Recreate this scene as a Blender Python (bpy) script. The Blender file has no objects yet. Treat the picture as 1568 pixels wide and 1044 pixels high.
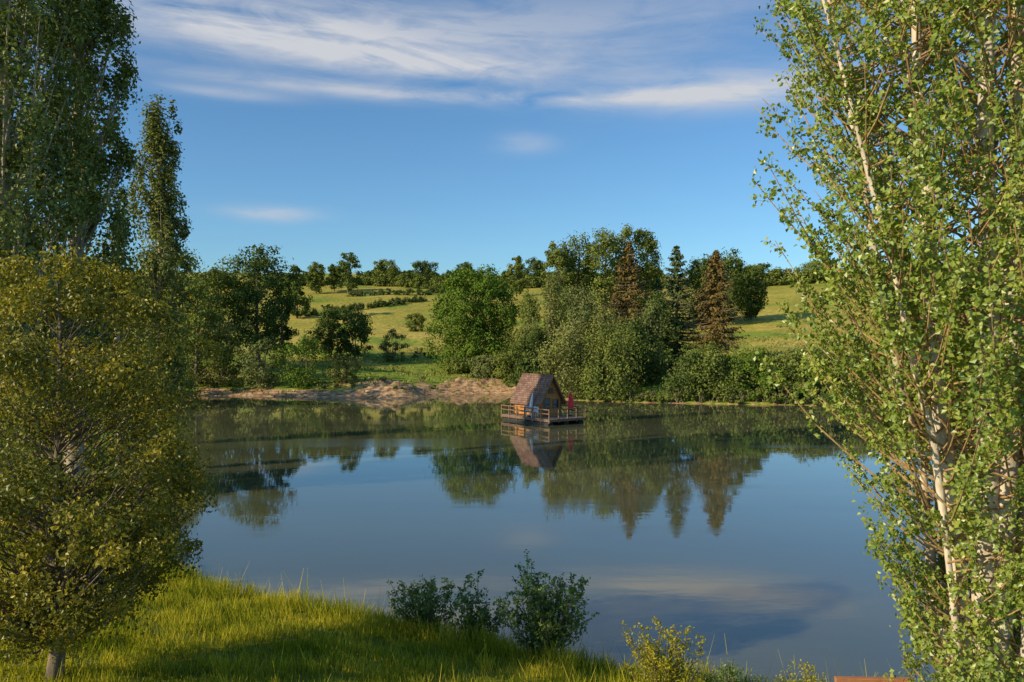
import bpy, math, numpy as np
from mathutils import Vector
rng=np.random.default_rng(7)
CAMH=7.8; F=1220.0
scene=bpy.context.scene
# ------------------------------------------------------------ helpers
def bx(u,d): return (u-784)/F*d          # bearing -> world x at distance d
def hz(v,d): return CAMH-(v-522)/F*d      # world height of a sight line
pond=np.array([(-45.6,114),(-35,112),(-23.7,109.4),(-15.4,107.5),(-13,110),(-11.5,116),(-2.4,119),(1.5,114),(6.6,105.7),(14.6,101),(22.4,99),(33,97),(44,95),(58,92),(72,85),(74,60),(60,32),(34,18),(15,16.5),(7,17),(4,18),(1.8,19),(-3.5,21.9),(-7,23.5),(-10.4,25.5),(-14.5,32),(-19.5,42),(-26,55),(-33,70),(-44,88),(-58,103),(-56,113)],float)
def chaikin(p):
    q=np.roll(p,-1,0); return np.stack([p*.75+q*.25,p*.25+q*.75],1).reshape(-1,2)
pond=chaikin(chaikin(pond))
def sdist(x,y):
    x=np.atleast_1d(np.asarray(x,float)).ravel(); y=np.atleast_1d(np.asarray(y,float)).ravel()
    best=np.full(x.shape,1e18); ins=np.zeros(x.shape,bool)
    n=len(pond)
    for i in range(n):
        a=pond[i]; b=pond[(i+1)%n]; e=b-a
        wx=x-a[0]; wy=y-a[1]
        t=np.clip((wx*e[0]+wy*e[1])/(e@e),0,1)
        best=np.minimum(best,(wx-e[0]*t)**2+(wy-e[1]*t)**2)
        c=((a[1]>y)!=(b[1]>y))
        if a[1]!=b[1]:
            xi=a[0]+(y-a[1])*(e[0]/e[1]); ins^=(c&(x<xi))
    d=np.sqrt(best); return np.where(ins,-d,d)
def wob(x,y,s,seed=0):
    r=np.random.default_rng(seed+100); out=0
    for k in range(6):
        a=r.uniform(0,6.28); f=r.uniform(.6,1.6)/s; p=r.uniform(0,6.28)
        out=out+np.sin((x*np.cos(a)+y*np.sin(a))*f*6.28+p)
    return out/6
def sm(x,a,b):
    t=np.clip((x-a)/(b-a),0,1); return t*t*(3-2*t)
FS=[0,1,6,13,40,90,140,210,290,400,600,1500]
FZ=[0,.28,1.1,2.1,4.6,10.5,18,29,41,45,40,25]
NS=[0,.4,2,9,20,40,200,1500]
NZ=[0,.28,.55,1.5,3.2,4,6,12]
MOUNDS=[(-17,113.5,4.5,.9),(-13.5,119,3,.6),(-3,124,6,.6),(-20,116,5,.3),(-8,123,4,.45)]
def terr(x,y,full=False):
    x=np.atleast_1d(np.asarray(x,float)).ravel(); y=np.atleast_1d(np.asarray(y,float)).ravel()
    s=sdist(x,y)+wob(x,y,9,1)*.35*sm(y,60,95)+wob(x,y,2.2,2)*.12
    w=sm(y,70,120)
    so=np.maximum(s,0)
    z=np.interp(so,NS,NZ)*(1-w)+np.interp(so,FS,FZ)*w
    z=z-w*sm(x,20,160)*so*.012
    z=z+sm(so,3,30)*wob(x,y,22,3)*.35+sm(so,60,200)*wob(x,y,120,4)*1.6+sm(so,.3,3)*wob(x,y,1.7,5)*.07
    for mx,my,mr,mh in MOUNDS:
        z=z+mh*np.exp(-((x-mx)**2+((y-my)*1.4)**2)/mr**2)*sm(s,0,2.5)*(1+.6*wob(x,y,2.5,8)+.3*wob(x,y,1.1,9))
    z=np.where(s<0,np.maximum(s*.35,-3),z)
    return (z,s) if full else z
def T1(x,y): return float(terr(x,y)[0])

class MB:
    def __init__(s): s.v=[];s.q=[];s.m=[];s.t=[];s.n=0
    def add(s,v,q,mat,t):
        v=np.asarray(v,float); s.v.append(v); s.q.append(np.asarray(q)+s.n); s.m.append(np.full(len(q),mat)); s.t.append(np.broadcast_to(t,(len(v),)).astype(float)); s.n+=len(v)
    def tube(s,pts,rad,sides=6,mat=0,t=.5):
        pts=np.asarray(pts,float); k=len(pts); rad=np.asarray(rad,float)
        tg=np.gradient(pts,axis=0); tg/=np.linalg.norm(tg,axis=1)[:,None]+1e-9
        ref=np.array([1.,0,0]) if abs(tg[0,0])<.8 else np.array([0,1.,0])
        a=np.cross(tg,ref); a/=np.linalg.norm(a,axis=1)[:,None]+1e-9; b=np.cross(tg,a)
        th=np.arange(sides)/sides*2*np.pi
        v=pts[:,None,:]+rad[:,None,None]*(np.cos(th)[None,:,None]*a[:,None,:]+np.sin(th)[None,:,None]*b[:,None,:])
        i=np.arange(k-1)[:,None]*sides; j=np.arange(sides)[None,:]; j2=(j+1)%sides
        q=np.stack([i+j,i+j2,i+sides+j2,i+sides+j],-1).reshape(-1,4)
        s.add(v.reshape(-1,3),q,mat,t)
    def leaves(s,P,N,size,asp=.65,mat=1,tint=.5,fold=.14,T=None):
        n=len(P); N=N/(np.linalg.norm(N,axis=1)[:,None]+1e-9)
        if T is None: T=rng.normal(size=(n,3))
        T=T-(T*N).sum(1)[:,None]*N; T/=np.linalg.norm(T,axis=1)[:,None]+1e-9
        B=np.cross(N,T); sz=(np.broadcast_to(size,(n,)))[:,None]; w=sz*asp
        v=np.stack([P-T*sz*.5,P+B*w*.5+N*fold*sz-T*sz*.06,P+T*sz*.5,P-B*w*.5+N*fold*sz-T*sz*.06],1).reshape(-1,3)
        s.add(v,np.arange(n*4).reshape(n,4),mat,np.repeat(np.broadcast_to(tint,(n,)),4))
    def build(s,name,mats,smooth=True,parent=None):
        v=np.concatenate(s.v); q=np.concatenate(s.q); m=np.concatenate(s.m); t=np.concatenate(s.t)
        me=bpy.data.meshes.new(name); me.vertices.add(len(v)); me.vertices.foreach_set('co',v.astype('f').ravel())
        me.loops.add(len(q)*4); me.loops.foreach_set('vertex_index',q.astype('i').ravel())
        me.polygons.add(len(q)); me.polygons.foreach_set('loop_start',(np.arange(len(q))*4).astype('i'))
        try: me.polygons.foreach_set('loop_total',np.full(len(q),4,'i'))
        except Exception: pass
        for x in mats: me.materials.append(x)
        me.polygons.foreach_set('material_index',m.astype('i'))
        me.polygons.foreach_set('use_smooth',(m==0) if smooth else np.zeros(len(q),bool))
        at=me.attributes.new('tint','FLOAT','POINT'); at.data.foreach_set('value',t.astype('f'))
        me.update(calc_edges=True); me.validate()
        o=bpy.data.objects.new(name,me); scene.collection.objects.link(o)
        if parent: o.parent=parent
        return o
# ------------------------------------------------------------ materials
def newmat(name):
    m=bpy.data.materials.new(name); m.use_nodes=True; nt=m.node_tree; nt.nodes.clear()
    out=nt.nodes.new('ShaderNodeOutputMaterial'); return m,nt,out
def ramp(nt,fac,cols):
    r=nt.nodes.new('ShaderNodeValToRGB'); el=r.color_ramp.elements
    while len(el)<len(cols): el.new(.5)
    for e,(p,c) in zip(el,cols): e.position=p; e.color=(*c,1)
    nt.links.new(fac,r.inputs[0]); return r.outputs[0]
def noise(nt,scale,detail=4,vec=None,dist=0,rough=.55):
    n=nt.nodes.new('ShaderNodeTexNoise'); n.inputs['Scale'].default_value=scale; n.inputs['Detail'].default_value=detail
    n.inputs['Distortion'].default_value=dist; n.inputs['Roughness'].default_value=rough
    if vec is not None: nt.links.new(vec,n.inputs['Vector'])
    return n.outputs['Fac']
def objco(nt,scale=(1,1,1),rot=0):
    tc=nt.nodes.new('ShaderNodeTexCoord'); mp=nt.nodes.new('ShaderNodeMapping'); mp.inputs['Scale'].default_value=scale; mp.inputs['Rotation'].default_value=(0,0,rot)
    nt.links.new(tc.outputs['Object'],mp.inputs[0]); return mp.outputs[0]
def mixc(nt,f,a,b,mode='MIX'):
    m=nt.nodes.new('ShaderNodeMix'); m.data_type='RGBA'; m.blend_type=mode
    for s,i in ((f,0),(a,6),(b,7)):
        if isinstance(s,(int,float)): m.inputs[i].default_value=s
        elif isinstance(s,tuple): m.inputs[i].default_value=(*s,1)
        else: nt.links.new(s,m.inputs[i])
    return m.outputs[2]
def math_(nt,op,a,b=None,c=None,clamp=False):
    m=nt.nodes.new('ShaderNodeMath'); m.operation=op; m.use_clamp=clamp
    for i,s in enumerate((a,b,c)):
        if s is None: continue
        if isinstance(s,(int,float)): m.inputs[i].default_value=s
        else: nt.links.new(s,m.inputs[i])
    return m.outputs[0]
def attr(nt,name):
    a=nt.nodes.new('ShaderNodeAttribute'); a.attribute_name=name; return a.outputs['Fac']
def bump(nt,h,st,dist=.05):
    b=nt.nodes.new('ShaderNodeBump'); b.inputs['Strength'].default_value=st; b.inputs['Distance'].default_value=dist
    nt.links.new(h,b.inputs['Height']); return b.outputs[0]
def prin(nt,out,col,rough=.8,nrm=None,spec=.3):
    p=nt.nodes.new('ShaderNodeBsdfPrincipled')
    if isinstance(col,tuple): p.inputs['Base Color'].default_value=(*col,1)
    else: nt.links.new(col,p.inputs['Base Color'])
    p.inputs['Roughness'].default_value=rough; p.inputs['Specular IOR Level'].default_value=spec
    if nrm is not None: nt.links.new(nrm,p.inputs['Normal'])
    if out is not None: nt.links.new(p.outputs[0],out.inputs[0])
    return p
def leafmat(name,dark,mid,light,trans=.3,gloss=0):
    m,nt,out=newmat(name)
    c=ramp(nt,attr(nt,'tint'),[(0,dark),(.5,mid),(1,light)])
    p=nt.nodes.new('ShaderNodeBsdfDiffuse'); nt.links.new(c,p.inputs[0]); sh=p.outputs[0]
    if trans>0:
        t=nt.nodes.new('ShaderNodeBsdfTranslucent'); nt.links.new(mixc(nt,1.0,c,(1.2,1.2,.55),'MULTIPLY'),t.inputs[0])
        mx=nt.nodes.new('ShaderNodeMixShader'); mx.inputs[0].default_value=trans
        nt.links.new(sh,mx.inputs[1]); nt.links.new(t.outputs[0],mx.inputs[2]); sh=mx.outputs[0]
    if gloss>0:
        g=nt.nodes.new('ShaderNodeBsdfGlossy'); g.inputs['Roughness'].default_value=.42; g.inputs[0].default_value=(.9,.9,.85,1)
        mx=nt.nodes.new('ShaderNodeMixShader'); mx.inputs[0].default_value=gloss
        nt.links.new(sh,mx.inputs[1]); nt.links.new(g.outputs[0],mx.inputs[2]); sh=mx.outputs[0]
    nt.links.new(sh,out.inputs[0]); return m
def barkmat(name,a,b,scale=6,patch=None):
    m,nt,out=newmat(name); co=objco(nt,(1,1,.25))
    n=noise(nt,scale*2,5,co); c=ramp(nt,n,[(.3,a),(.65,b)])
    if patch: 
        n2=noise(nt,scale*.5,3,co); c=mixc(nt,math_(nt,'MULTIPLY',math_(nt,'SUBTRACT',n2,.58),8,clamp=True),c,patch)
    prin(nt,out,c,.9,bump(nt,n,.8,.03)); return m
def woodmat(name,a,b,scale=(1,1,1),sc=6,rough=.7):
    m,nt,out=newmat(name); co=objco(nt,scale); n=noise(nt,sc,5,co)
    prin(nt,out,ramp(nt,n,[(.3,a),(.7,b)]),rough,bump(nt,n,.4,.01)); return m

L_near=leafmat('leaf_olive',(.10,.115,.018),(.23,.215,.026),(.50,.39,.035),.3,.03)
L_pop=leafmat('leaf_poplar',(.13,.19,.025),(.25,.33,.042),(.48,.50,.09),.36,.05)
L_popdark=leafmat('leaf_poplar_dark',(.09,.125,.03),(.17,.21,.045),(.30,.32,.08),.2,.03)
L_oak=leafmat('leaf_oak',(.075,.125,.02),(.125,.195,.028),(.19,.27,.04),.15)
L_dk=leafmat('leaf_dark',(.06,.085,.024),(.10,.14,.034),(.17,.21,.05),.12)
L_mid=leafmat('leaf_mid',(.10,.13,.03),(.17,.205,.043),(.27,.29,.07),.15)
L_wil=leafmat('leaf_willow',(.13,.15,.042),(.22,.235,.065),(.35,.34,.11),.15)
L_grey=leafmat('leaf_aspen',(.11,.14,.045),(.18,.21,.065),(.28,.29,.10),.15)
L_con=leafmat('needle_green',(.05,.075,.028),(.09,.12,.04),(.15,.18,.06),0)
L_conr=leafmat('needle_rusty',(.10,.07,.022),(.17,.115,.035),(.25,.18,.05),0)
L_bush=leafmat('leaf_bush',(.06,.11,.018),(.12,.20,.03),(.22,.31,.07),.3,.04)
L_yel=leafmat('leaf_yellow',(.2,.21,.02),(.36,.34,.03),(.52,.45,.05),.35)
L_grass=leafmat('grass_blade',(.15,.20,.018),(.37,.37,.03),(.64,.54,.06),.38)
L_reed=leafmat('meadow_tuft',(.13,.16,.035),(.24,.25,.06),(.38,.34,.12),.15)
Bk=barkmat('bark_brown',(.08,.06,.04),(.24,.19,.13))
Bk_p=barkmat('bark_poplar',(.42,.34,.24),(.80,.68,.52),4,(.16,.12,.08))
Bk_o=barkmat('bark_branch',(.26,.15,.06),(.50,.33,.14),8)
Bk_pale=barkmat('bark_pale',(.26,.21,.14),(.52,.43,.32))
# ------------------------------------------------------------ tree makers
def crown_tree(name,x,y,top,w,prof,clumps,lpc,leaf,mat,seed,trunk=.2,cr=None,zs=.75,rise=.6,tr=None,bark=Bk,asp=.65,sides=6,nstem=1,dens=.4,lump=.2,ns=.42):
    global rng
    rng=np.random.default_rng(seed); mb=MB(); z0=T1(x,y)-.12; h=top-z0
    cr=cr or w*.15; tr=tr or h*.018
    ts=np.linspace(0,1,60); pr=np.interp(ts,np.linspace(0,1,len(prof)),prof); cdf=np.cumsum(pr+.08); cdf/=cdf[-1]
    stems=[]
    for k in range(nstem):
        n=9; tt=np.linspace(0,1,n); a=rng.uniform(0,6.28); sp=0 if nstem==1 else w*.16
        px=x+np.cumsum(rng.normal(0,.012*h/3,n))*(tt>0)+np.cos(a)*sp*tt**.7; py=y+np.cumsum(rng.normal(0,.012*h/3,n))*(tt>0)+np.sin(a)*sp*tt**.7
        pz=z0+tt*h*.93; P=np.stack([px,py,pz],1); stems.append(P)
        r=tr*(1-tt)**.8*(1 if nstem==1 else .6)+.012*h/8; r[0]*=1.35
        mb.tube(P,r,sides,0,.5)
    ph=rng.uniform(0,6.28,6)
    C=[];RR=[]
    for i in range(clumps):
        t=np.interp(rng.random(),cdf,ts); th=rng.uniform(0,6.28)
        R=w/2*np.interp(t,ts,pr)*(1+lump*(math.sin(2*th+ph[0]+4*t)+.8*math.sin(3*th+ph[1]-7*t)+.7*math.sin(5*th+ph[2]+15*t))*.6)
        c_r=cr*rng.uniform(.55,1.3)
        rr=max(R-c_r*.45,0)*rng.random()**dens
        zz=z0+h*trunk+t*h*(1-trunk)-c_r*zs*.5*(t>.85)
        st=stems[rng.integers(nstem)]; sx=np.interp(zz,st[:,2],st[:,0]); sy=np.interp(zz,st[:,2],st[:,1])
        c=np.array([sx+rr*math.cos(th),sy+rr*math.sin(th),zz]); C.append(c); RR.append(c_r)
        if i%2==0 or sides>8:
            zb=max(zz-rise*rr-c_r*.4,z0+h*trunk*.75); b0=np.array([np.interp(zb,st[:,2],st[:,0]),np.interp(zb,st[:,2],st[:,1]),zb])
            md=b0*.5+c*.5+np.array([0,0,-.12*rr*rise])+rng.normal(0,.05*rr+.01,3); 
            rb=tr*(.08+.22*(1-t))*min(1,rr/(w*.25)+.3)
            mb.tube([b0,(b0*.5+md*.5),md,(md*.45+c*.55),c],[rb,rb*.8,rb*.6,rb*.4,rb*.15],max(4,sides-2),0,.5)
    C=np.array(C);RR=np.array(RR)
    n=len(C)*lpc; ci=np.repeat(np.arange(len(C)),lpc)
    d=rng.normal(size=(n,3)); d/=np.linalg.norm(d,axis=1)[:,None]
    u=rng.random(n)**.5*(1+.25*rng.normal(size=n)*(rng.random(n)<.25))
    P=C[ci]+d*(RR[ci]*u)[:,None]*np.array([1,1,zs])
    P[:,2]=np.maximum(P[:,2],z0+.15)
    out=P-np.array([x,y,z0+h*.5]); out[:,2]*=.3; out/=np.linalg.norm(out,axis=1)[:,None]+1e-6
    N=d*.6+out*.4+np.array([0,0,.2])+rng.normal(size=(n,3))*ns
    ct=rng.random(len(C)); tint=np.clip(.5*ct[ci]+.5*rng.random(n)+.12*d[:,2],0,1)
    mb.leaves(P,N,leaf*rng.uniform(.65,1.25,n),asp,1,tint)
    return mb.build(name,[bark,mat])
def conifer(name,x,y,top,w,mat,seed,clear=.08,levels=34,nb=8):
    global rng
    rng=np.random.default_rng(seed); mb=MB(); z0=T1(x,y)-.1; h=top-z0
    tt=np.linspace(0,1,8); mb.tube(np.stack([x+0*tt,y+0*tt,z0+h*tt],1),h*.016*(1-tt)+.02,7)
    for i in range(levels):
        t=clear+(1-clear)*(i+rng.uniform(-.3,.3))/levels; t=min(max(t,clear),.985)
        tn=(t-clear)/(1-clear); R=w/2*(1-tn)**.8*min(1,.55+tn*3)+.15
        for j in range(nb):
            if rng.random()<.12: continue
            th=rng.uniform(0,6.28); r=R*rng.uniform(.65,1.15); zz=z0+h*t
            s=np.linspace(0,1,4); dr=.35*r*(1-tn)
            bz=zz-dr*s+.22*r*s**3
            B=np.stack([x+r*s*math.cos(th),y+r*s*math.sin(th),bz],1)
            mb.tube(B,[.05,.04,.03,.01],4)
            n=int(12+16*r/(w/2)); f=rng.uniform(.12,1.02,n)
            side=rng.normal(0,.16,n)*r*(1.1-f)+rng.normal(0,.07,n)
            px=x+r*f*math.cos(th)-side*math.sin(th); py=y+r*f*math.sin(th)+side*math.cos(th)
            pz=np.interp(f,s,bz)-np.abs(rng.normal(0,.18,n))
            N=np.stack([rng.normal(0,.4,n)+.6*math.cos(th),rng.normal(0,.4,n)+.6*math.sin(th),np.full(n,.6)],1)
            Tn=np.stack([np.full(n,math.cos(th))+rng.normal(0,.4,n),np.full(n,math.sin(th))+rng.normal(0,.4,n),-.5+rng.normal(0,.3,n)],1)
            mb.leaves(np.stack([px,py,pz],1),N,rng.uniform(.35,.75,n)*min(1,h/14),.4,1,np.clip(rng.random(n)*.6+.4*f-.1,0,1),.05,Tn)
    return mb.build(name,[Bk_pale,mat])
def shrub_mass(name,pts,mat,seed,lpc=90,leaf=.35):
    global rng
    rng=np.random.default_rng(seed); mb=MB()
    for (x,y,r,h) in pts:
        z0=max(T1(x,y),0); k=max(4,int(5*r*h/4))
        for i in range(3):
            a=rng.uniform(0,6.28); mb.tube([[x,y,z0-.1],[x+.3*r*math.cos(a),y+.3*r*math.sin(a),z0+h*.5],[x+.6*r*math.cos(a),y+.6*r*math.sin(a),z0+h*.85]],[.07,.05,.02],4)
        for i in range(k):
            a=rng.uniform(0,6.28); t=rng.random(); rr=r*math.sqrt(max(.05,1-t*t*.85))*rng.random()**.5; cr=rng.uniform(.25,.45)*min(r,h)
            c=np.array([x+rr*math.cos(a),y+rr*math.sin(a),z0+t*(h-cr*.6)])
            d=rng.normal(size=(lpc,3)); d/=np.linalg.norm(d,axis=1)[:,None]
            P=c+d*(cr*rng.random(lpc)**.45)[:,None]; P[:,2]=np.maximum(P[:,2],z0+.05)
            N=d*.7+np.array([0,0,.35])+rng.normal(size=(lpc,3))*.4
            mb.leaves(P,N,leaf*rng.uniform(.6,1.25,lpc),.7,1,np.clip(.5*rng.random()+.5*rng.random(lpc)+.15*d[:,2],0,1))
    return mb.build(name,[Bk,mat])

# ------------------------------------------------------------ ground
NXN=520
t=np.linspace(-1,1,NXN); gx=25*np.sinh(4.6*t)
ty=np.linspace(-1,1,NXN); gy=62+25*np.sinh(4.6*ty)
X,Y=np.meshgrid(gx,gy); X=X.ravel();Y=Y.ravel(); Z,S=terr(X,Y,True)
me=bpy.data.meshes.new('ground'); me.vertices.add(len(X)); me.vertices.foreach_set('co',np.stack([X,Y,Z],1).astype('f').ravel())
i=np.arange(NXN-1)[:,None]*NXN+np.arange(NXN-1)[None,:]; q=np.stack([i,i+1,i+NXN+1,i+NXN],-1).reshape(-1,4)
me.loops.add(len(q)*4); me.loops.foreach_set('vertex_index',q.astype('i').ravel())
me.polygons.add(len(q)); me.polygons.foreach_set('loop_start',(np.arange(len(q))*4).astype('i'))
try: me.polygons.foreach_set('loop_total',np.full(len(q),4,'i'))
except Exception: pass
me.polygons.foreach_set('use_smooth',np.ones(len(q),bool))
far=sm(Y,75,98)
sand=far*(1-sm(S+wob(X,Y,7,11)*2.2,2.4,5.5))*(1-.65*sm(X,4,12))
for mx,my,mr,mh in MOUNDS:
    sand=np.maximum(sand,1.05*np.exp(-((X-mx)**2+((Y-my)*1.5)**2)/(mr*.8)**2)*(S>0))
sand=np.maximum(sand,(1-sm(S,.0,.5))*.8)
lush=sm(wob(X,Y*2.2,38,21)+.5*(1-sm(S,20,60))-.2*sm(S,70,140),-.05,.35)*(S>0)
for nm,val in (('sand',np.clip(sand,0,1)),('lush',np.clip(lush,0,1)),('near',1-sm(Y,35,70))):
    at=me.attributes.new(nm,'FLOAT','POINT'); at.data.foreach_set('value',val.astype('f'))
me.update(calc_edges=True)
ground=bpy.data.objects.new('ground',me); scene.collection.objects.link(ground)
m,nt,out=newmat('meadow_and_bank')
co=objco(nt); n1=noise(nt,.035,6,co,.5); n2=noise(nt,.9,6,co); n3=noise(nt,.22,5,objco(nt,(1,2.5,1)))
dry=ramp(nt,n1,[(.32,(.28,.28,.045)),(.5,(.43,.36,.06)),(.68,(.60,.45,.11))])
lsh=ramp(nt,n3,[(.3,(.15,.23,.028)),(.6,(.28,.34,.042)),(.8,(.40,.38,.06))])
c=mixc(nt,attr(nt,'lush'),dry,lsh)
c=mixc(nt,math_(nt,'MULTIPLY',math_(nt,'SUBTRACT',n3,.55),6,clamp=True),c,(.20,.22,.05))
c=mixc(nt,.75,c,ramp(nt,n2,[(.25,(.4,.45,.4)),(.5,(1,1,1)),(.75,(1.4,1.3,1.15))]),'MULTIPLY')
c=mixc(nt,attr(nt,'near'),c,ramp(nt,n2,[(.3,(.10,.13,.018)),(.7,(.24,.25,.035))]))
sn=ramp(nt,noise(nt,1.1,7,objco(nt,(1,1,3)),.4),[(.32,(.18,.11,.05)),(.5,(.48,.28,.14)),(.68,(.68,.46,.27))])
msk=math_(nt,'MULTIPLY',math_(nt,'SUBTRACT',math_(nt,'ADD',attr(nt,'sand'),math_(nt,'MULTIPLY',math_(nt,'SUBTRACT',n2,.5),2.0)),.5),5,clamp=True)
c=mixc(nt,msk,c,sn)
prin(nt,out,c,.95,bump(nt,n2,.7,.5),.1); me.materials.append(m)
# ------------------------------------------------------------ water
me=bpy.data.meshes.new('pond_water'); me.from_pydata([(-75,5,0),(90,5,0),(90,135,0),(-75,135,0)],[],[(0,1,2,3)])
w=bpy.data.objects.new('pond_water',me); scene.collection.objects.link(w)
m,nt,out=newmat('murky_water')
r1=noise(nt,1.6,3,objco(nt,(.55,1.5,1))); r2=noise(nt,.35,3,objco(nt,(.5,1.3,1)))
band=ramp(nt,noise(nt,.10,4,objco(nt,(.16,1.6,1),.12),.8,.6),[(.55,(0,)*3),(.62,(1,)*3)])
hh=math_(nt,'ADD',math_(nt,'MULTIPLY',r1,.3),r2)
big=noise(nt,.03,3,objco(nt,(.5,2.2,1)),1.2)
p=prin(nt,out,ramp(nt,big,[(.3,(.08,.085,.042)),(.7,(.115,.115,.058))]),.03,bump(nt,hh,.07,.05),.5)
p.inputs['IOR'].default_value=1.85
nt.links.new(math_(nt,'ADD',math_(nt,'MULTIPLY',band,.075),.006),p.inputs['Roughness'])
me.materials.append(m)
# ------------------------------------------------------------ near trees
oakp=[.45,.8,.97,1,.98,.9,.75,.45]; roundp=[.7,.9,1,1,.95,.86,.7,.4]
crown_tree('ash_tree',-8.63,15,9.55,6.4,[.5,.8,1.0,1.0,.95,.88,.80,.66,.5,.28],330,190,.085,L_near,11,trunk=.145,cr=.5,zs=.8,rise=.7,tr=.12,sides=9,dens=.38,ns=.6)
pp=[.55,.8,.95,1,1,1,.97,.9,.8,.65,.35]
crown_tree('lombardy_poplar',bx(5,38),38,42,8.4,pp,440,120,.25,L_popdark,21,trunk=.06,cr=.9,zs=1.9,rise=2.4,tr=.45,bark=Bk_pale,dens=.5,sides=8)
crown_tree('lombardy_poplar',bx(118,42),42,42,5.2,pp,360,110,.25,L_popdark,22,trunk=.06,cr=.72,zs=1.9,rise=2.4,tr=.4,bark=Bk_pale,dens=.5,sides=8,lump=.26)
crown_tree('lombardy_poplar',bx(185,47),47,18.0,2.0,pp,80,90,.2,L_popdark,23,trunk=.05,cr=.42,zs=1.7,rise=2.2,tr=.2,bark=Bk_pale,dens=.6,lump=.35)
crown_tree('lombardy_poplar',bx(245,60),60,hz(152,60),4.2,[.6,.8,.9,1,1,.95,.95,.9,.85,.75,.5],290,85,.26,L_wil,24,trunk=.1,cr=.55,zs=2.2,rise=2.4,tr=.3,bark=Bk_pale,dens=.6,lump=.22,sides=8)
def big_poplar():
    global rng
    rng=np.random.default_rng(5); mb=MB(); cx,cy=7.15,12.0; z0=T1(cx,cy)-.2
    zk=[0,2.6,4,5,6,7,8.5,11,14,17,20]; wk=[.8,1.35,1.45,1.9,2.8,3.15,3.15,3.3,3.0,2.1,.6]
    stems=[]
    spec=[(0,0,-.15,-.1,19,.20),(-.12,-.15,-1.1,-.45,16,.165),(.15,-.05,.5,-.3,19.5,.19),(.3,-.15,.9,-.6,17,.14),(-.2,.2,-1.9,.6,14,.085),(.1,-.25,.25,-1.3,15,.13),(.35,.2,1.7,.7,16,.10),(-.1,.3,-.7,1.3,16,.09),(-.28,-.12,-2.4,-.2,13,.07)]
    for bx0,by0,tx,ty_,top,r in spec:
        n=14; t=np.linspace(0,1,n); k=t**1.15
        P=np.stack([cx+bx0+tx*k+np.cumsum(rng.normal(0,.045,n)),cy+by0+ty_*k+np.cumsum(rng.normal(0,.045,n)),z0+(top-z0)*t],1)
        rad=r*(1-.82*t)+.01; rad*=1+.1*rng.normal(size=n); rad[0]*=1.4
        mb.tube(P,rad,12,0,.5); stems.append((P,rad))
    LP=[];LN=[];LT=[];LS=[]
    for P,rad in stems:
        z=1.2
        while z<P[-1,2]-.3:
            z+=rng.uniform(.07,.16)
            sx=np.interp(z,P[:,2],P[:,0]); sy=np.interp(z,P[:,2],P[:,1])
            th=rng.uniform(0,6.28); 
            W=np.interp(z+1.1,zk,wk)*(1+.12*math.sin(3*th+z*1.3)+.08*math.sin(z*3.1+th)); 
            ox=sx-cx; oy=sy-cy; dd=math.cos(th)*ox+math.sin(th)*oy
            room=max(.25,-dd+math.sqrt(max(0,dd*dd-(ox*ox+oy*oy)+W*W)))
            r=room*rng.uniform(.45,1.02); up=r*rng.uniform(.5,1.15)+.15
            s=np.linspace(0,1,6); 
            B=np.stack([sx+r*(s**.85)*math.cos(th),sy+r*(s**.85)*math.sin(th),z+up*s**1.35],1)+np.cumsum(rng.normal(0,.02,(6,3)),0)
            rb=min(.018,.005+r*.007); mb.tube(B,rb*(1-.8*s)+.002,5,2,.5)
            L=math.hypot(r,up); nt_=int(2+L*3.2); ct=rng.random()
            for k in range(nt_):
                f=rng.uniform(.42,1)**.8; o=np.array([np.interp(f,s,B[:,c]) for c in range(3)])
                tl=rng.uniform(.12,.40)*(1.15-.4*f); a=th+rng.normal(0,1.1); d=np.array([math.cos(a)*.7,math.sin(a)*.7,rng.uniform(.1,1.1)]); d/=np.linalg.norm(d); e=o+d*tl
                if rng.random()<.5: mb.tube([o,e],[.004,.002],3,2,.5)
                m_=int(5+tl*25); g=rng.random(m_)
                pts=o+(e-o)*g[:,None]+rng.normal(0,.05,(m_,3)); LP.append(pts)
                LN.append(rng.normal(size=(m_,3))*.6+np.array([math.cos(th)*.45-.15,math.sin(th)*.45-.1,.3])); LT.append(np.clip(.45*ct+.55*rng.random(m_),0,1)); LS.append(rng.uniform(.055,.10,m_))
    P=np.concatenate(LP); mb.leaves(P,np.concatenate(LN),np.concatenate(LS),.8,1,np.concatenate(LT))
    return mb.build('poplar_tree',[Bk_p,L_pop,Bk_o])
big_poplar()
def stem_bush(name,x,y,top,w,mat,seed,ns=14,leaf=.08):
    global rng
    rng=np.random.default_rng(seed); mb=MB(); z0=T1(x,y)-.05; h=top-z0
    for i in range(ns):
        th=rng.uniform(0,6.28); r=w/2*rng.uniform(.1,1); hh=h*rng.uniform(.5,1)*(1-.25*(2*r/w)**2); s=np.linspace(0,1,7)
        B=np.stack([x+rng.normal(0,.1)+r*s**.7*math.cos(th),y+r*s**.7*math.sin(th)*.7,z0+hh*s],1)+np.cumsum(rng.normal(0,.02,(7,3)),0)
        mb.tube(B,.014*(1-.8*s)+.002,5)
        for k in range(int(hh*11)):
            f=rng.uniform(.12,1); o=np.array([np.interp(f,s,B[:,c]) for c in range(3)]); a=rng.uniform(0,6.28); tl=rng.uniform(.12,.4)*(1.2-f*.7)
            e=o+np.array([math.cos(a)*tl,math.sin(a)*tl,tl*.7]); mb.tube([o,e],[.005,.002],3)
            m_=int(5+tl*32); g=rng.uniform(.1,1.1,m_)
            mb.leaves(o+(e-o)*g[:,None]+rng.normal(0,.035,(m_,3)),rng.normal(size=(m_,3))*.6+np.array([-.1,-.1,.4]),leaf*rng.uniform(.6,1.2,m_),.6,1,np.clip(.3*f+.7*rng.random(m_),0,1))
    return mb.build(name,[Bk,mat])
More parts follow.
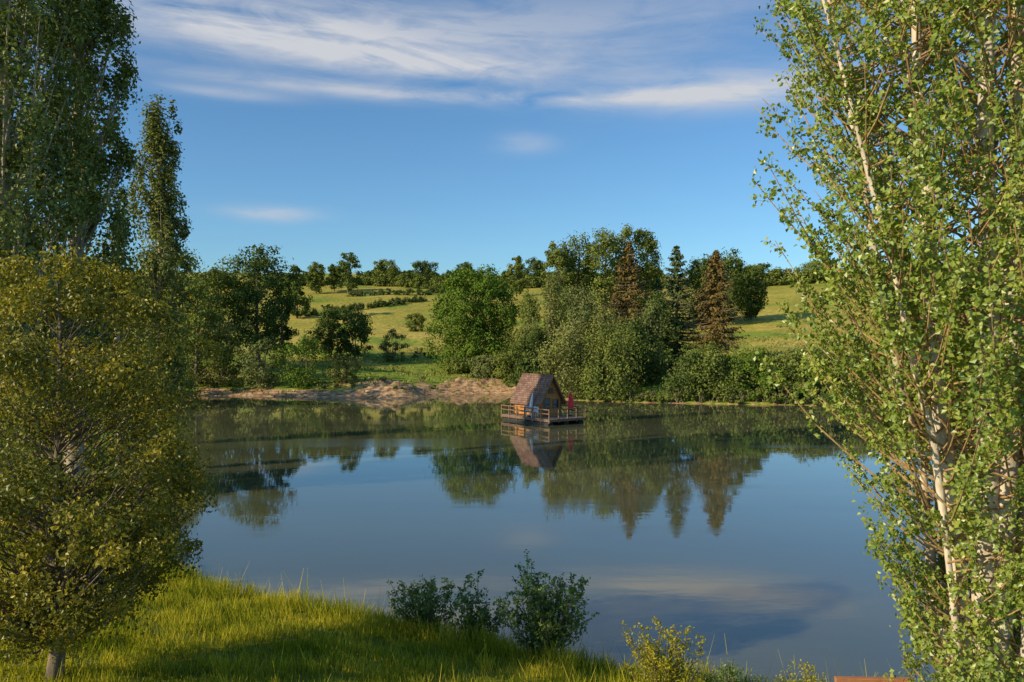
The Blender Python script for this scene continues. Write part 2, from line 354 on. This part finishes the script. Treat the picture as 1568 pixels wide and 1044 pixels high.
stem_bush('willow_shrub',bx(660,20.3),20.3,hz(872,20.3),2.4,L_bush,31,28,.09)
stem_bush('willow_shrub',bx(728,19.8),19.8,hz(882,19.8),1.5,L_bush,34,15,.09)
stem_bush('willow_shrub',bx(834,18.9),18.9,hz(848,18.9),2.8,L_bush,32,42,.09)
stem_bush('yellow_shrub',bx(1015,16),16,hz(950,16),2.0,L_yel,33,22,.07)
stem_bush('yellow_shrub',bx(1235,15.4),15.4,hz(1008,15.4),.6,L_yel,35,8,.06)
stem_bush('yellow_shrub',bx(1110,15.8),15.8,hz(1018,15.8),.8,L_bush,36,8,.06)
# ------------------------------------------------------------ mid trees, left
A=bx
def tree(u,d,v,wpx,prof,mat,seed,name,leafs=.5,cl=80,lpc=65,**k):
    return crown_tree(name,A(u,d),d,hz(v,d),wpx/F*d,prof,cl,lpc,leafs,mat,seed,**k)
tree(270,128,380,140,oakp,L_mid,41,'ash_tree',trunk=.08,cl=130)
tree(335,138,396,90,oakp,L_mid,42,'ash_tree',trunk=.1)
tree(395,136,372,115,oakp,L_dk,43,'oak_tree',trunk=.16,cl=150,lump=.25)
tree(432,142,430,56,oakp,L_dk,46,'oak_tree',trunk=.2,cl=50)
tree(300,119,430,110,roundp,L_mid,44,'maple_tree',trunk=.05,cl=90)
tree(210,100,420,160,roundp,L_mid,45,'ash_tree',trunk=.05,cl=100)
tree(120,90,400,200,roundp,L_dk,47,'ash_tree',trunk=.05,cl=100)
tree(20,90,400,200,roundp,L_mid,48,'ash_tree',trunk=.05,cl=100)
sh=dict(trunk=.02,cl=45,lpc=75,nstem=4,zs=.8,rise=1.2)
tree(340,120,474,88,roundp,L_wil,51,'willow_bush',.36,**sh)
tree(397,118,518,82,roundp,L_grey,52,'willow_bush',.34,**sh)
tree(468,117,514,84,roundp,L_oak,53,'round_bush',.34,**sh)
tree(528,118,541,55,roundp,L_wil,54,'willow_bush',.28,**sh)
tree(507,152,468,60,roundp,L_dk,55,'hawthorn_tree',.42,trunk=.02,cl=65,nstem=3,lpc=80)
tree(545,150,472,66,roundp,L_dk,56,'hawthorn_tree',.42,trunk=.02,cl=65,nstem=3,lpc=80)
tree(602,148,503,42,roundp,L_grey,57,'round_bush',.3,**sh)
tree(636,205,478,32,roundp,L_mid,58,'round_bush',.38,**sh)
tree(280,112,545,60,roundp,L_mid,59,'round_bush',.3,**sh)
tree(730,140,409,146,[.8,.97,1,1,.98,.9,.78,.5],L_oak,61,'oak_tree',.44,trunk=.03,cl=290,lpc=90,lump=.12,cr=1.9)
for k,(u,d,v,wp) in enumerate([(455,230,408,48),(484,300,400,34),(533,300,385,44),(512,310,404,28),(592,345,396,46),(650,360,398,42),(712,370,401,34),(790,300,392,30),(820,360,394,40),(1165,350,403,44),(1250,340,400,60),(1380,330,405,50),(1480,335,398,60),(250,260,395,70),(150,250,395,90),(50,250,395,90)]):
    tree(u,d,v,wp,oakp,[L_dk,L_mid,L_dk][k%3],70+k,'field_oak',.75,trunk=.08,cl=60,lpc=60)
for k,(u,d,v,wp) in enumerate([(855,190,366,56),(885,195,357,66),(925,192,351,70),(960,196,344,70),(990,198,351,56),(1110,200,382,74),(1075,205,392,54),(1150,210,408,50)]):
    tree(u,d,v,wp,[.5,.8,1,1,1,.95,.8,.45],L_mid if k<5 else L_dk,100+k,'aspen_tree',.6,trunk=.1,cl=110,lpc=60,zs=1.1,lump=.22)
for k,(u,d,v,wp,mt) in enumerate([(805,130,445,60,L_mid),(845,122,410,70,L_wil),(885,118,430,78,L_grey),(925,116,472,90,L_wil),(965,112,485,95,L_dk),(865,109,505,100,L_wil),(935,105,503,115,L_mid),(990,112,462,56,L_grey),(820,118,500,70,L_dk),(1005,120,450,56,L_dk)]):
    tree(u,d,v,wp,[.85,1,1,.98,.9,.78,.55,.3],mt,120+k,'willow_tree',.34,trunk=.03,cl=100,lpc=75,zs=1.7,rise=1.5,nstem=3,lump=.32)
conifer('spruce_tree',A(963,128),128,hz(368,128),112/F*128,L_conr,141,.1,40,10)
conifer('fir_tree',A(1036,124),124,hz(374,124),104/F*124,L_con,142,.06,40,10)
conifer('spruce_tree',A(1096,121),121,hz(382,121),108/F*121,L_conr,143,.22,40,10)
conifer('fir_tree',A(1008,130),130,hz(425,130),65/F*130,L_con,144,.08)
for k,(u,d,v,wp,mt) in enumerate([(1055,102.5,538,95,L_dk),(1105,102,526,105,L_mid),(1155,101,533,95,L_oak),(1205,100,538,95,L_mid),(1260,99.5,530,110,L_dk),(1340,99,535,120,L_mid),(1430,98,525,130,L_dk),(1520,96,535,120,L_mid),(780,124,535,60,L_mid),(745,128,545,50,L_grey),(815,114,545,60,L_dk),(700,134,548,50,L_mid)]):
    tree(u,d,v,wp,roundp,mt,160+k,'waterside_bush',.34,trunk=.02,cl=75,lpc=75,nstem=4,zs=.85,rise=1.2)
g_=np.random.default_rng(8); ys=np.linspace(85,125,400); pts=[]
for xx in np.arange(6,66,.7):
    s_=sdist(np.full(400,xx),ys); k_=np.argmax((s_>.2)&(ys>86)&(np.roll(s_,1)<=.2)); 
    if g_.random()<.9: pts.append((xx,ys[k_]+g_.uniform(-.3,.9),g_.uniform(.8,1.3),g_.uniform(.9,2.2)))
shrub_mass('waterside_scrub',pts,L_mid,301,45,.28)
pts=[]
for xx in np.arange(-60,2,2.2):
    s_=sdist(np.full(400,xx),ys); k_=np.argmax((s_>2)&(ys>86)&(np.roll(s_,1)<=2)); 
    if g_.random()<.55: pts.append((xx,ys[k_]+g_.uniform(0,6),g_.uniform(.4,.9),g_.uniform(.4,1.0)))
shrub_mass('waterside_scrub',pts,L_grey,302,35,.25)
def hedge(name,line,r,h,mat,seed,step=3.0,leaf=.6,lpc=55,gap=.12,jit=1.2):
    g=np.random.default_rng(seed); pts=[]
    for (x0,y0),(x1,y1) in zip(line[:-1],line[1:]):
        n=int(math.hypot(x1-x0,y1-y0)/step)+1
        for i in range(n):
            if g.random()<gap: continue
            f=i/n; sc=g.uniform(.55,1)**1.5*1.5; pts.append((x0+(x1-x0)*f+g.normal(0,jit),y0+(y1-y0)*f+g.normal(0,jit),r*g.uniform(.8,1.4),h*sc))
    shrub_mass(name,pts,mat,seed,lpc,leaf)
hedge('hedgerow',[(A(470,235),235),(A(560,255),255),(A(650,280),280)],1.7,2.0,L_dk,201,1.2,.5,40,.03,.7)
hedge('hedgerow',[(A(540,292),292),(A(650,300),300),(A(700,330),330)],1.6,2.0,L_dk,207,1.5,.55,35,.05,.7)
hedge('hedgerow',[(A(430,330),330),(A(560,350),350),(A(660,330),330),(A(760,335),335),(A(900,345),345)],2.8,3.6,L_mid,202,2.2,.75)
hedge('hedgerow',[(A(900,330),330),(A(1100,320),320),(A(1300,325),325),(A(1700,330),330)],3.5,6.0,L_mid,203,3.0,.9,gap=.05)
hedge('hedgerow',[(A(-100,300),300),(A(200,310),310),(A(440,320),320)],3.5,5,L_mid,205,3.5,.9)
hedge('hedgerow',[(A(560,385),385),(A(760,390),390),(A(980,385),385)],3,3.5,L_dk,206,3.0,.9)
hedge('scrub',[(A(620,160),160),(A(700,150),150)],1.2,1.3,L_mid,204,3,.35)
def tufts():
    global rng
    rng=np.random.default_rng(77); mb=MB(); n=32000
    x=rng.uniform(-60,70,n); y=95+75*rng.random(n)**1.4; s=sdist(x,y); k=(s>.2)&(wob(x,y,9,31)+.25*rng.normal(size=n)>.0); x=x[k];y=y[k];s=s[k]
    sandy=(s<4)&(x<4)&(rng.random(len(x))<.6); x=x[~sandy];y=y[~sandy]
    z=terr(x,y); m_=len(x); sz=rng.uniform(.2,.6,m_)
    P=np.stack([x,y,z+sz*.3],1); N=rng.normal(size=(m_,3)); N[:,2]=np.abs(N[:,2])*.5+.3; T=np.stack([rng.normal(0,.3,m_),rng.normal(0,.3,m_),np.ones(m_)],1)
    mb.leaves(P,N,sz,.6,0,rng.random(m_),.05,T)
    mb.build('meadow_tufts',[L_reed],False)
tufts()
def grass():
    global rng
    rng=np.random.default_rng(99); mb=MB(); n=280000
    x=rng.uniform(-17,14,n); y=rng.uniform(9,33,n)
    s=sdist(x,y); keep=(s>-.05)&(s<14)&(np.abs(x)<y*.72+2)
    dn=wob(x,y,1.3,41)+.5*wob(x,y,.5,42)+.5*rng.normal(size=n); keep&=(dn>-.5); x=x[keep];y=y[keep];s=s[keep]
    m_=len(x); z=terr(x,y); hgt=(.13+.13*wob(x,y,3.5,43)+.13*wob(x,y,.8,44)+.14*rng.random(m_))*(1+.7*(s<1.5)); tall=rng.random(m_)<.03; hgt=np.clip(hgt,.05,.6); hgt[tall]*=2.0
    a=rng.uniform(0,6.28,m_); wd=rng.uniform(.006,.014,m_); ln=hgt*rng.uniform(.1,.6,m_); b=rng.uniform(0,6.28,m_)
    o=np.stack([x,y,z-.02],1); sd=np.stack([np.cos(a),np.sin(a),0*a],1)*wd[:,None]; tip=o+np.stack([np.cos(b)*ln,np.sin(b)*ln,hgt],1)
    v=np.stack([o-sd,o+sd,tip+sd*.25,tip-sd*.25],1).reshape(-1,3)
    ti=np.clip(.5+.6*wob(x,y,2.6,45)+.3*wob(x,y,.7,46)+.25*rng.normal(size=m_)+.3*tall,0,1)
    mb.add(v,np.arange(m_*4).reshape(-1,4),0,np.repeat(ti,4)); mb.build('grass',[L_grass],False)
grass()
# ------------------------------------------------------------ floating cabin
def empty(name,loc,rz=0):
    e=bpy.data.objects.new(name,None); e.location=loc; e.rotation_euler=(0,0,rz); scene.collection.objects.link(e); return e
def mesh(name,v,f,mat,parent,bev=0):
    me=bpy.data.meshes.new(name); me.from_pydata(v,[],f); me.materials.append(mat); me.update()
    o=bpy.data.objects.new(name,me); scene.collection.objects.link(o); o.parent=parent
    if bev:
        b=o.modifiers.new('b','BEVEL'); b.width=bev; b.segments=2
    return o
def boxg(x0,x1,y0,y1,z0,z1):
    return [(x0,y0,z0),(x1,y0,z0),(x1,y1,z0),(x0,y1,z0),(x0,y0,z1),(x1,y0,z1),(x1,y1,z1),(x0,y1,z1)],[(0,3,2,1),(4,5,6,7),(0,1,5,4),(1,2,6,5),(2,3,7,6),(3,0,4,7)]
def box(name,b,mat,parent,bev=.01): v,f=boxg(*b); return mesh(name,v,f,mat,parent,bev)
def boxes(name,bl,mat,parent,bev=0):
    V=[];Fc=[]
    for b in bl:
        v,f=boxg(*b); k=len(V); V+=v; Fc+=[tuple(i+k for i in ff) for ff in f]
    return mesh(name,V,Fc,mat,parent,bev)
def lathe(name,prof,mat,parent,loc=(0,0,0),n=14,wave=0):
    V=[];Fc=[]
    for (r,z) in prof:
        for k in range(n):
            a=k/n*6.2832; rr=r*(1+wave*(k%2)); V.append((loc[0]+rr*math.cos(a),loc[1]+rr*math.sin(a),loc[2]+z))
    for i in range(len(prof)-1):
        for k in range(n): Fc.append((i*n+k,i*n+(k+1)%n,(i+1)*n+(k+1)%n,(i+1)*n+k))
    return mesh(name,V,Fc,mat,parent)
m,nt,out=newmat('shingle_roof'); co=objco(nt)
br=nt.nodes.new('ShaderNodeTexBrick'); br.inputs['Scale'].default_value=1; br.inputs['Brick Width'].default_value=.26; br.inputs['Row Height'].default_value=.2; br.inputs['Mortar Size'].default_value=.016
br.inputs['Color1'].default_value=(.18,.10,.07,1); br.inputs['Color2'].default_value=(.30,.18,.13,1); br.inputs['Mortar'].default_value=(.05,.03,.02,1)
sx=nt.nodes.new('ShaderNodeSeparateXYZ'); cx_=nt.nodes.new('ShaderNodeCombineXYZ'); nt.links.new(co,sx.inputs[0]); nt.links.new(sx.outputs[0],cx_.inputs[0]); nt.links.new(sx.outputs[2],cx_.inputs[1]); nt.links.new(cx_.outputs[0],br.inputs['Vector'])
c=mixc(nt,.7,br.outputs['Color'],ramp(nt,noise(nt,1.5,5,co),[(.3,(.6,.6,.6)),(.7,(1.35,1.35,1.35))]),'MULTIPLY'); prin(nt,out,c,.85,bump(nt,br.outputs['Fac'],.5,-.02)); M_roof=m
m,nt,out=newmat('clad_planks'); co=objco(nt); wv=nt.nodes.new('ShaderNodeTexWave'); wv.bands_direction='Z'; wv.inputs['Scale'].default_value=2.2; wv.inputs['Distortion'].default_value=.3; nt.links.new(co,wv.inputs['Vector'])
c=mixc(nt,.7,ramp(nt,noise(nt,3,4,co),[(.3,(.42,.17,.045)),(.7,(.66,.31,.09))]),ramp(nt,wv.outputs['Fac'],[(.0,(.3,.3,.3)),(.15,(1,1,1))]),'MULTIPLY'); prin(nt,out,c,.7); M_wall=m
M_deck=woodmat('deck_wood',(.18,.13,.09),(.34,.25,.18),(1,6,1))
M_rail=woodmat('rail_wood',(.14,.085,.05),(.27,.17,.10))
M_trim=woodmat('trim_wood',(.18,.08,.03),(.32,.155,.065))
M_dark=woodmat('float_dark',(.02,.02,.02),(.05,.05,.05))
M_white=woodmat('white_plastic',(.72,.72,.70),(.82,.82,.8),rough=.4)
M_red=woodmat('red_fabric',(.75,.03,.045),(.88,.07,.08),(1,1,.3),rough=.8)
m,nt,out=newmat('window_glass'); prin(nt,out,(.03,.035,.04),.08,spec=.6); M_glass=m
cab=empty('floating_cabin',(3.0,77.6,0),math.atan2(-.8,.6))
boxes('deck',[(-3.75+i*.15,-3.75+i*.15+.14,-2.3,2.3,.50,.55) for i in range(50)],M_deck,cab)
boxes('deck_beams',[(-3.75,3.75,yy-.06,yy+.06,.30,.497) for yy in (-2.2,-.8,.8,2.2)]+[(-3.8,-3.755,-2.3,2.3,.32,.54),(3.755,3.8,-2.3,2.3,.32,.54)],M_rail,cab)
for k,yy in enumerate((-1.9,0,1.9)):
    o=lathe('float_%d'%k,[(0,-3.5),(.3,-3.5),(.3,3.5),(0,3.5)],M_dark,cab); o.rotation_euler=(0,math.pi/2,0); o.location=(0,yy,.02)
posts=[];rails=[]
for i in range(7):
    xx=-3.7+i*7.4/6
    for yy in (-2.24,2.24): posts.append((xx-.05,xx+.05,yy-.05,yy+.05,.2,1.5))
for yy in (-1.1,0,1.1):
    for xx in (-3.7,3.7): posts.append((xx-.05,xx+.05,yy-.05,yy+.05,.2,1.5))
for yy in (-2.31,2.27):
    for zz in (1.02,1.4): rails.append((-3.75,3.75,yy,yy+.04,zz,zz+.09))
for xx in (-3.79,3.753):
    for zz in (1.02,1.4): rails.append((xx,xx+.037,-2.25,2.25,zz,zz+.09))
boxes('railing_posts',posts,M_rail,cab); boxes('railing_rails',rails,M_rail,cab)
X0,X1,W,E,R=-2.9,1.2,1.25,2.15,4.3
prof=[(-W,.553),(W,.553),(W,E),(0,R),(-W,E)]
V=[(X0,a,b) for a,b in prof]+[(X1,a,b) for a,b in prof]
mesh('walls',V,[(4,3,2,1,0),(5,6,7,8,9)]+[(i,(i+1)%5,(i+1)%5+5,i+5) for i in range(5)],M_wall,cab)
sl=(R-E)/W; nrm=math.hypot(1,sl)
for sgn,nm in ((-1,'roof_left'),(1,'roof_right')):
    off=.03; ye=W+.34; a=[(0,R+off*nrm),(sgn*ye,E-.34*sl+off*nrm)]; th=.10*nrm
    v=[]
    for xx in (X0-.35,X1+.45):
        v+=[(xx,a[0][0],a[0][1]),(xx,a[1][0],a[1][1]),(xx,a[1][0],a[1][1]+th),(xx,a[0][0],a[0][1]+th)]
    mesh(nm,v,[(0,1,2,3),(4,7,6,5),(0,4,5,1),(1,5,6,2),(2,6,7,3)],M_roof,cab)
    v=[]
    for xx in (X1+.452,X1+.49):
        v+=[(xx,0,a[0][1]-.05),(xx,a[1][0],a[1][1]-.05),(xx,a[1][0],a[1][1]+th+.01),(xx,0,a[0][1]+th+.01)]
    mesh(nm+'_bargeboard',v,[(0,1,2,3),(4,7,6,5),(0,4,5,1),(1,5,6,2),(2,6,7,3),(0,3,7,4)],M_trim,cab)
box('ridge_cap',(X0-.36,X1+.46,-.09,.09,R+.22,R+.29),M_roof,cab)
box('door',(X1+.003,X1+.05,-.95,-.1,.56,2.35),M_trim,cab); box('door_glass',(X1+.053,X1+.06,-.82,-.23,1.35,2.2),M_glass,cab,0)
box('window_frame',(X1+.003,X1+.05,.2,.95,1.3,2.2),M_trim,cab); box('window_pane',(X1+.053,X1+.06,.27,.88,1.37,2.13),M_glass,cab,0)
box('gable_window_frame',(X1+.003,X1+.05,-.3,.3,2.75,3.3),M_trim,cab); box('gable_window_pane',(X1+.053,X1+.06,-.23,.23,2.82,3.23),M_glass,cab,0)
box('side_window_frame',(-.9,.2,-W-.05,-W-.003,1.2,1.85),M_trim,cab); box('side_window_pane',(-.82,.12,-W-.06,-W-.053,1.27,1.78),M_glass,cab,0)
boxes('corner_posts',[(xx-.06,xx+.06,yy-.06,yy+.06,.553,E-.1) for xx in (X0,X1) for yy in (-W,W)],M_trim,cab)
def l2w(a,b,z=.55): return (3.0+.6*a+.8*b,77.6-.8*a+.6*b,z)
pr_=empty('closed_red_parasol',l2w(2.1,1.75))
lathe('pole',[(.03,0),(.03,2.5)],M_white,pr_,n=8); lathe('canopy',[(.1,.6),(.27,.7),(.3,.95),(.24,1.5),(.15,2.1),(.03,2.4)],M_red,pr_,n=14,wave=-.2); lathe('base',[(0,0),(.25,0),(.25,.08),(0,.1)],M_dark,pr_)
pw=empty('closed_white_parasol',l2w(.3,-1.85)); pw.rotation_euler=(.0,.12,0)
lathe('pole',[(.025,0),(.025,2.2)],M_white,pw,n=8); lathe('canopy',[(.05,.8),(.16,.9),(.18,1.1),(.14,1.6),(.08,2.1),(.02,2.3)],M_white,pw,n=14,wave=-.2); lathe('base',[(0,0),(.25,0),(.25,.08),(0,.1)],M_dark,pw)
for a,b,rz in ((.0,-1.85,.4),(1.0,-1.8,-.5)):
    ch=empty('garden_chair',l2w(a,b),rz)
    boxes('legs',[(sx_*.22-.02,sx_*.22+.02,sy_*.22-.02,sy_*.22+.02,0,.43) for sx_ in (-1,1) for sy_ in (-1,1)],M_white,ch)
    box('seat',(-.26,.26,-.26,.26,.432,.47),M_white,ch); boxes('backrest',[(-.25+i*.11,-.25+i*.11+.08,.24,.27,.472,.98) for i in range(5)]+[(-.26,.28,.272,.29,.9,.99)],M_white,ch)
    boxes('armrests',[(-.30,-.265,-.24,.24,.66,.69),(.265,.30,-.24,.24,.66,.69)],M_white,ch)
fe=empty('wooden_fence',(bx(1338,15),15,0),-.04); gz=T1(bx(1338,15),15)
M_or=woodmat('orange_wood',(.34,.13,.05),(.52,.22,.09),(1,6,6))
box('top_rail',(-.72,.72,-.06,.06,hz(1040,15)-.07,hz(1040,15)+.03),M_or,fe,.015)
boxes('fence_posts',[(-.66,-.58,-.04,.04,gz-.3,hz(1040,15)-.072),(.58,.66,-.04,.04,gz-.3,hz(1040,15)-.072)],M_or,fe)
# ------------------------------------------------------------ sky
EL=math.radians(24); SX,SY=-.88,-.47; az=math.atan2(SX,SY)
wd=bpy.data.worlds.new('World'); scene.world=wd; wd.use_nodes=True; nt=wd.node_tree; nt.nodes.clear()
out=nt.nodes.new('ShaderNodeOutputWorld'); bg=nt.nodes.new('ShaderNodeBackground'); nt.links.new(bg.outputs[0],out.inputs[0]); bg.inputs[1].default_value=.15
sk=nt.nodes.new('ShaderNodeTexSky'); sk.sky_type='NISHITA'; sk.sun_disc=False; sk.sun_elevation=EL; sk.sun_rotation=az%(2*math.pi); sk.air_density=1.0; sk.dust_density=.4; sk.ozone_density=2.0
tc=nt.nodes.new('ShaderNodeTexCoord'); sp=nt.nodes.new('ShaderNodeSeparateXYZ'); nt.links.new(tc.outputs['Generated'],sp.inputs[0])
AZ=math_(nt,'ARCTAN2',sp.outputs[0],sp.outputs[1]); ELv=math_(nt,'ARCSINE',sp.outputs[2])
def gauss(a0,e0,wa,we,slope=0,amp=1):
    da=math_(nt,'SUBTRACT',AZ,a0); de=math_(nt,'SUBTRACT',math_(nt,'SUBTRACT',ELv,e0),math_(nt,'MULTIPLY',da,slope))
    s=math_(nt,'ADD',math_(nt,'POWER',math_(nt,'ABSOLUTE',math_(nt,'DIVIDE',da,wa)),2),math_(nt,'POWER',math_(nt,'ABSOLUTE',math_(nt,'DIVIDE',de,we)),2))
    return math_(nt,'MULTIPLY',math_(nt,'EXPONENT',math_(nt,'MULTIPLY',s,-1)),amp)
def pe(u,v):
    X=(u-784)/F; Zz=(522-v)/F; return math.atan(X), math.atan(Zz/math.sqrt(1+X*X))
def G(u,v,wu,wv,slope=0,amp=1): a,e=pe(u,v); return gauss(a,e,wu/F,wv/F,slope,amp)
cl=[G(460,62,380,34,-.05,1.1),G(420,15,300,30,.0,.6),G(900,40,330,45,0,.5),G(640,96,260,20,-.05,.6),G(1110,138,190,25,0,1.1),G(700,148,440,11,-.02,1.0),G(340,142,90,8,0,.6),G(805,218,45,15,0,.5),G(415,327,60,11,0,.8),G(700,-160,900,90,0,.6)]
tot=cl[0]
for g in cl[1:]: tot=math_(nt,'ADD',tot,g)
cv=nt.nodes.new('ShaderNodeCombineXYZ'); nt.links.new(math_(nt,'MULTIPLY',AZ,2.2),cv.inputs[0]); nt.links.new(math_(nt,'ADD',math_(nt,'MULTIPLY',ELv,15),math_(nt,'MULTIPLY',AZ,1.2)),cv.inputs[1])
nA=noise(nt,1.3,6,cv.outputs[0],.9,.6)
cv2=nt.nodes.new('ShaderNodeCombineXYZ'); nt.links.new(math_(nt,'MULTIPLY',AZ,9),cv2.inputs[0]); nt.links.new(math_(nt,'MULTIPLY',ELv,34),cv2.inputs[1])
nB=noise(nt,1.2,5,cv2.outputs[0],.8,.62)
tex=math_(nt,'ADD',math_(nt,'MULTIPLY',nA,1.5),math_(nt,'MULTIPLY',nB,.8))
tex=math_(nt,'MULTIPLY',math_(nt,'SUBTRACT',tex,.76),1.8,clamp=True)
cf=math_(nt,'MULTIPLY',math_(nt,'MULTIPLY',tot,tex),.8,clamp=True)
skc=mixc(nt,1.0,sk.outputs[0],(.53,.79,.97),'MULTIPLY')
col=mixc(nt,cf,skc,(4.0,4.15,4.5))
nt.links.new(col,bg.inputs[0])
sun=bpy.data.lights.new('sun','SUN'); sun.energy=5.0; sun.angle=math.radians(.53); sun.color=(1,.85,.60)
so=bpy.data.objects.new('sun',sun); scene.collection.objects.link(so)
L=math.hypot(SX,SY); tv=Vector((-SX/L*math.cos(EL),-SY/L*math.cos(EL),-math.sin(EL))); so.rotation_euler=tv.to_track_quat('-Z','Y').to_euler()
# ------------------------------------------------------------ camera
cam=bpy.data.cameras.new('camera'); cam.sensor_width=36; cam.lens=36*F/1568; cam.clip_end=6000; cam.clip_start=.1
co_=bpy.data.objects.new('camera',cam); co_.location=(0,0,CAMH); co_.rotation_euler=(math.pi/2,0,0); scene.collection.objects.link(co_); scene.camera=co_
scene.view_settings.view_transform='Standard'; scene.view_settings.look='None'; scene.view_settings.exposure=0
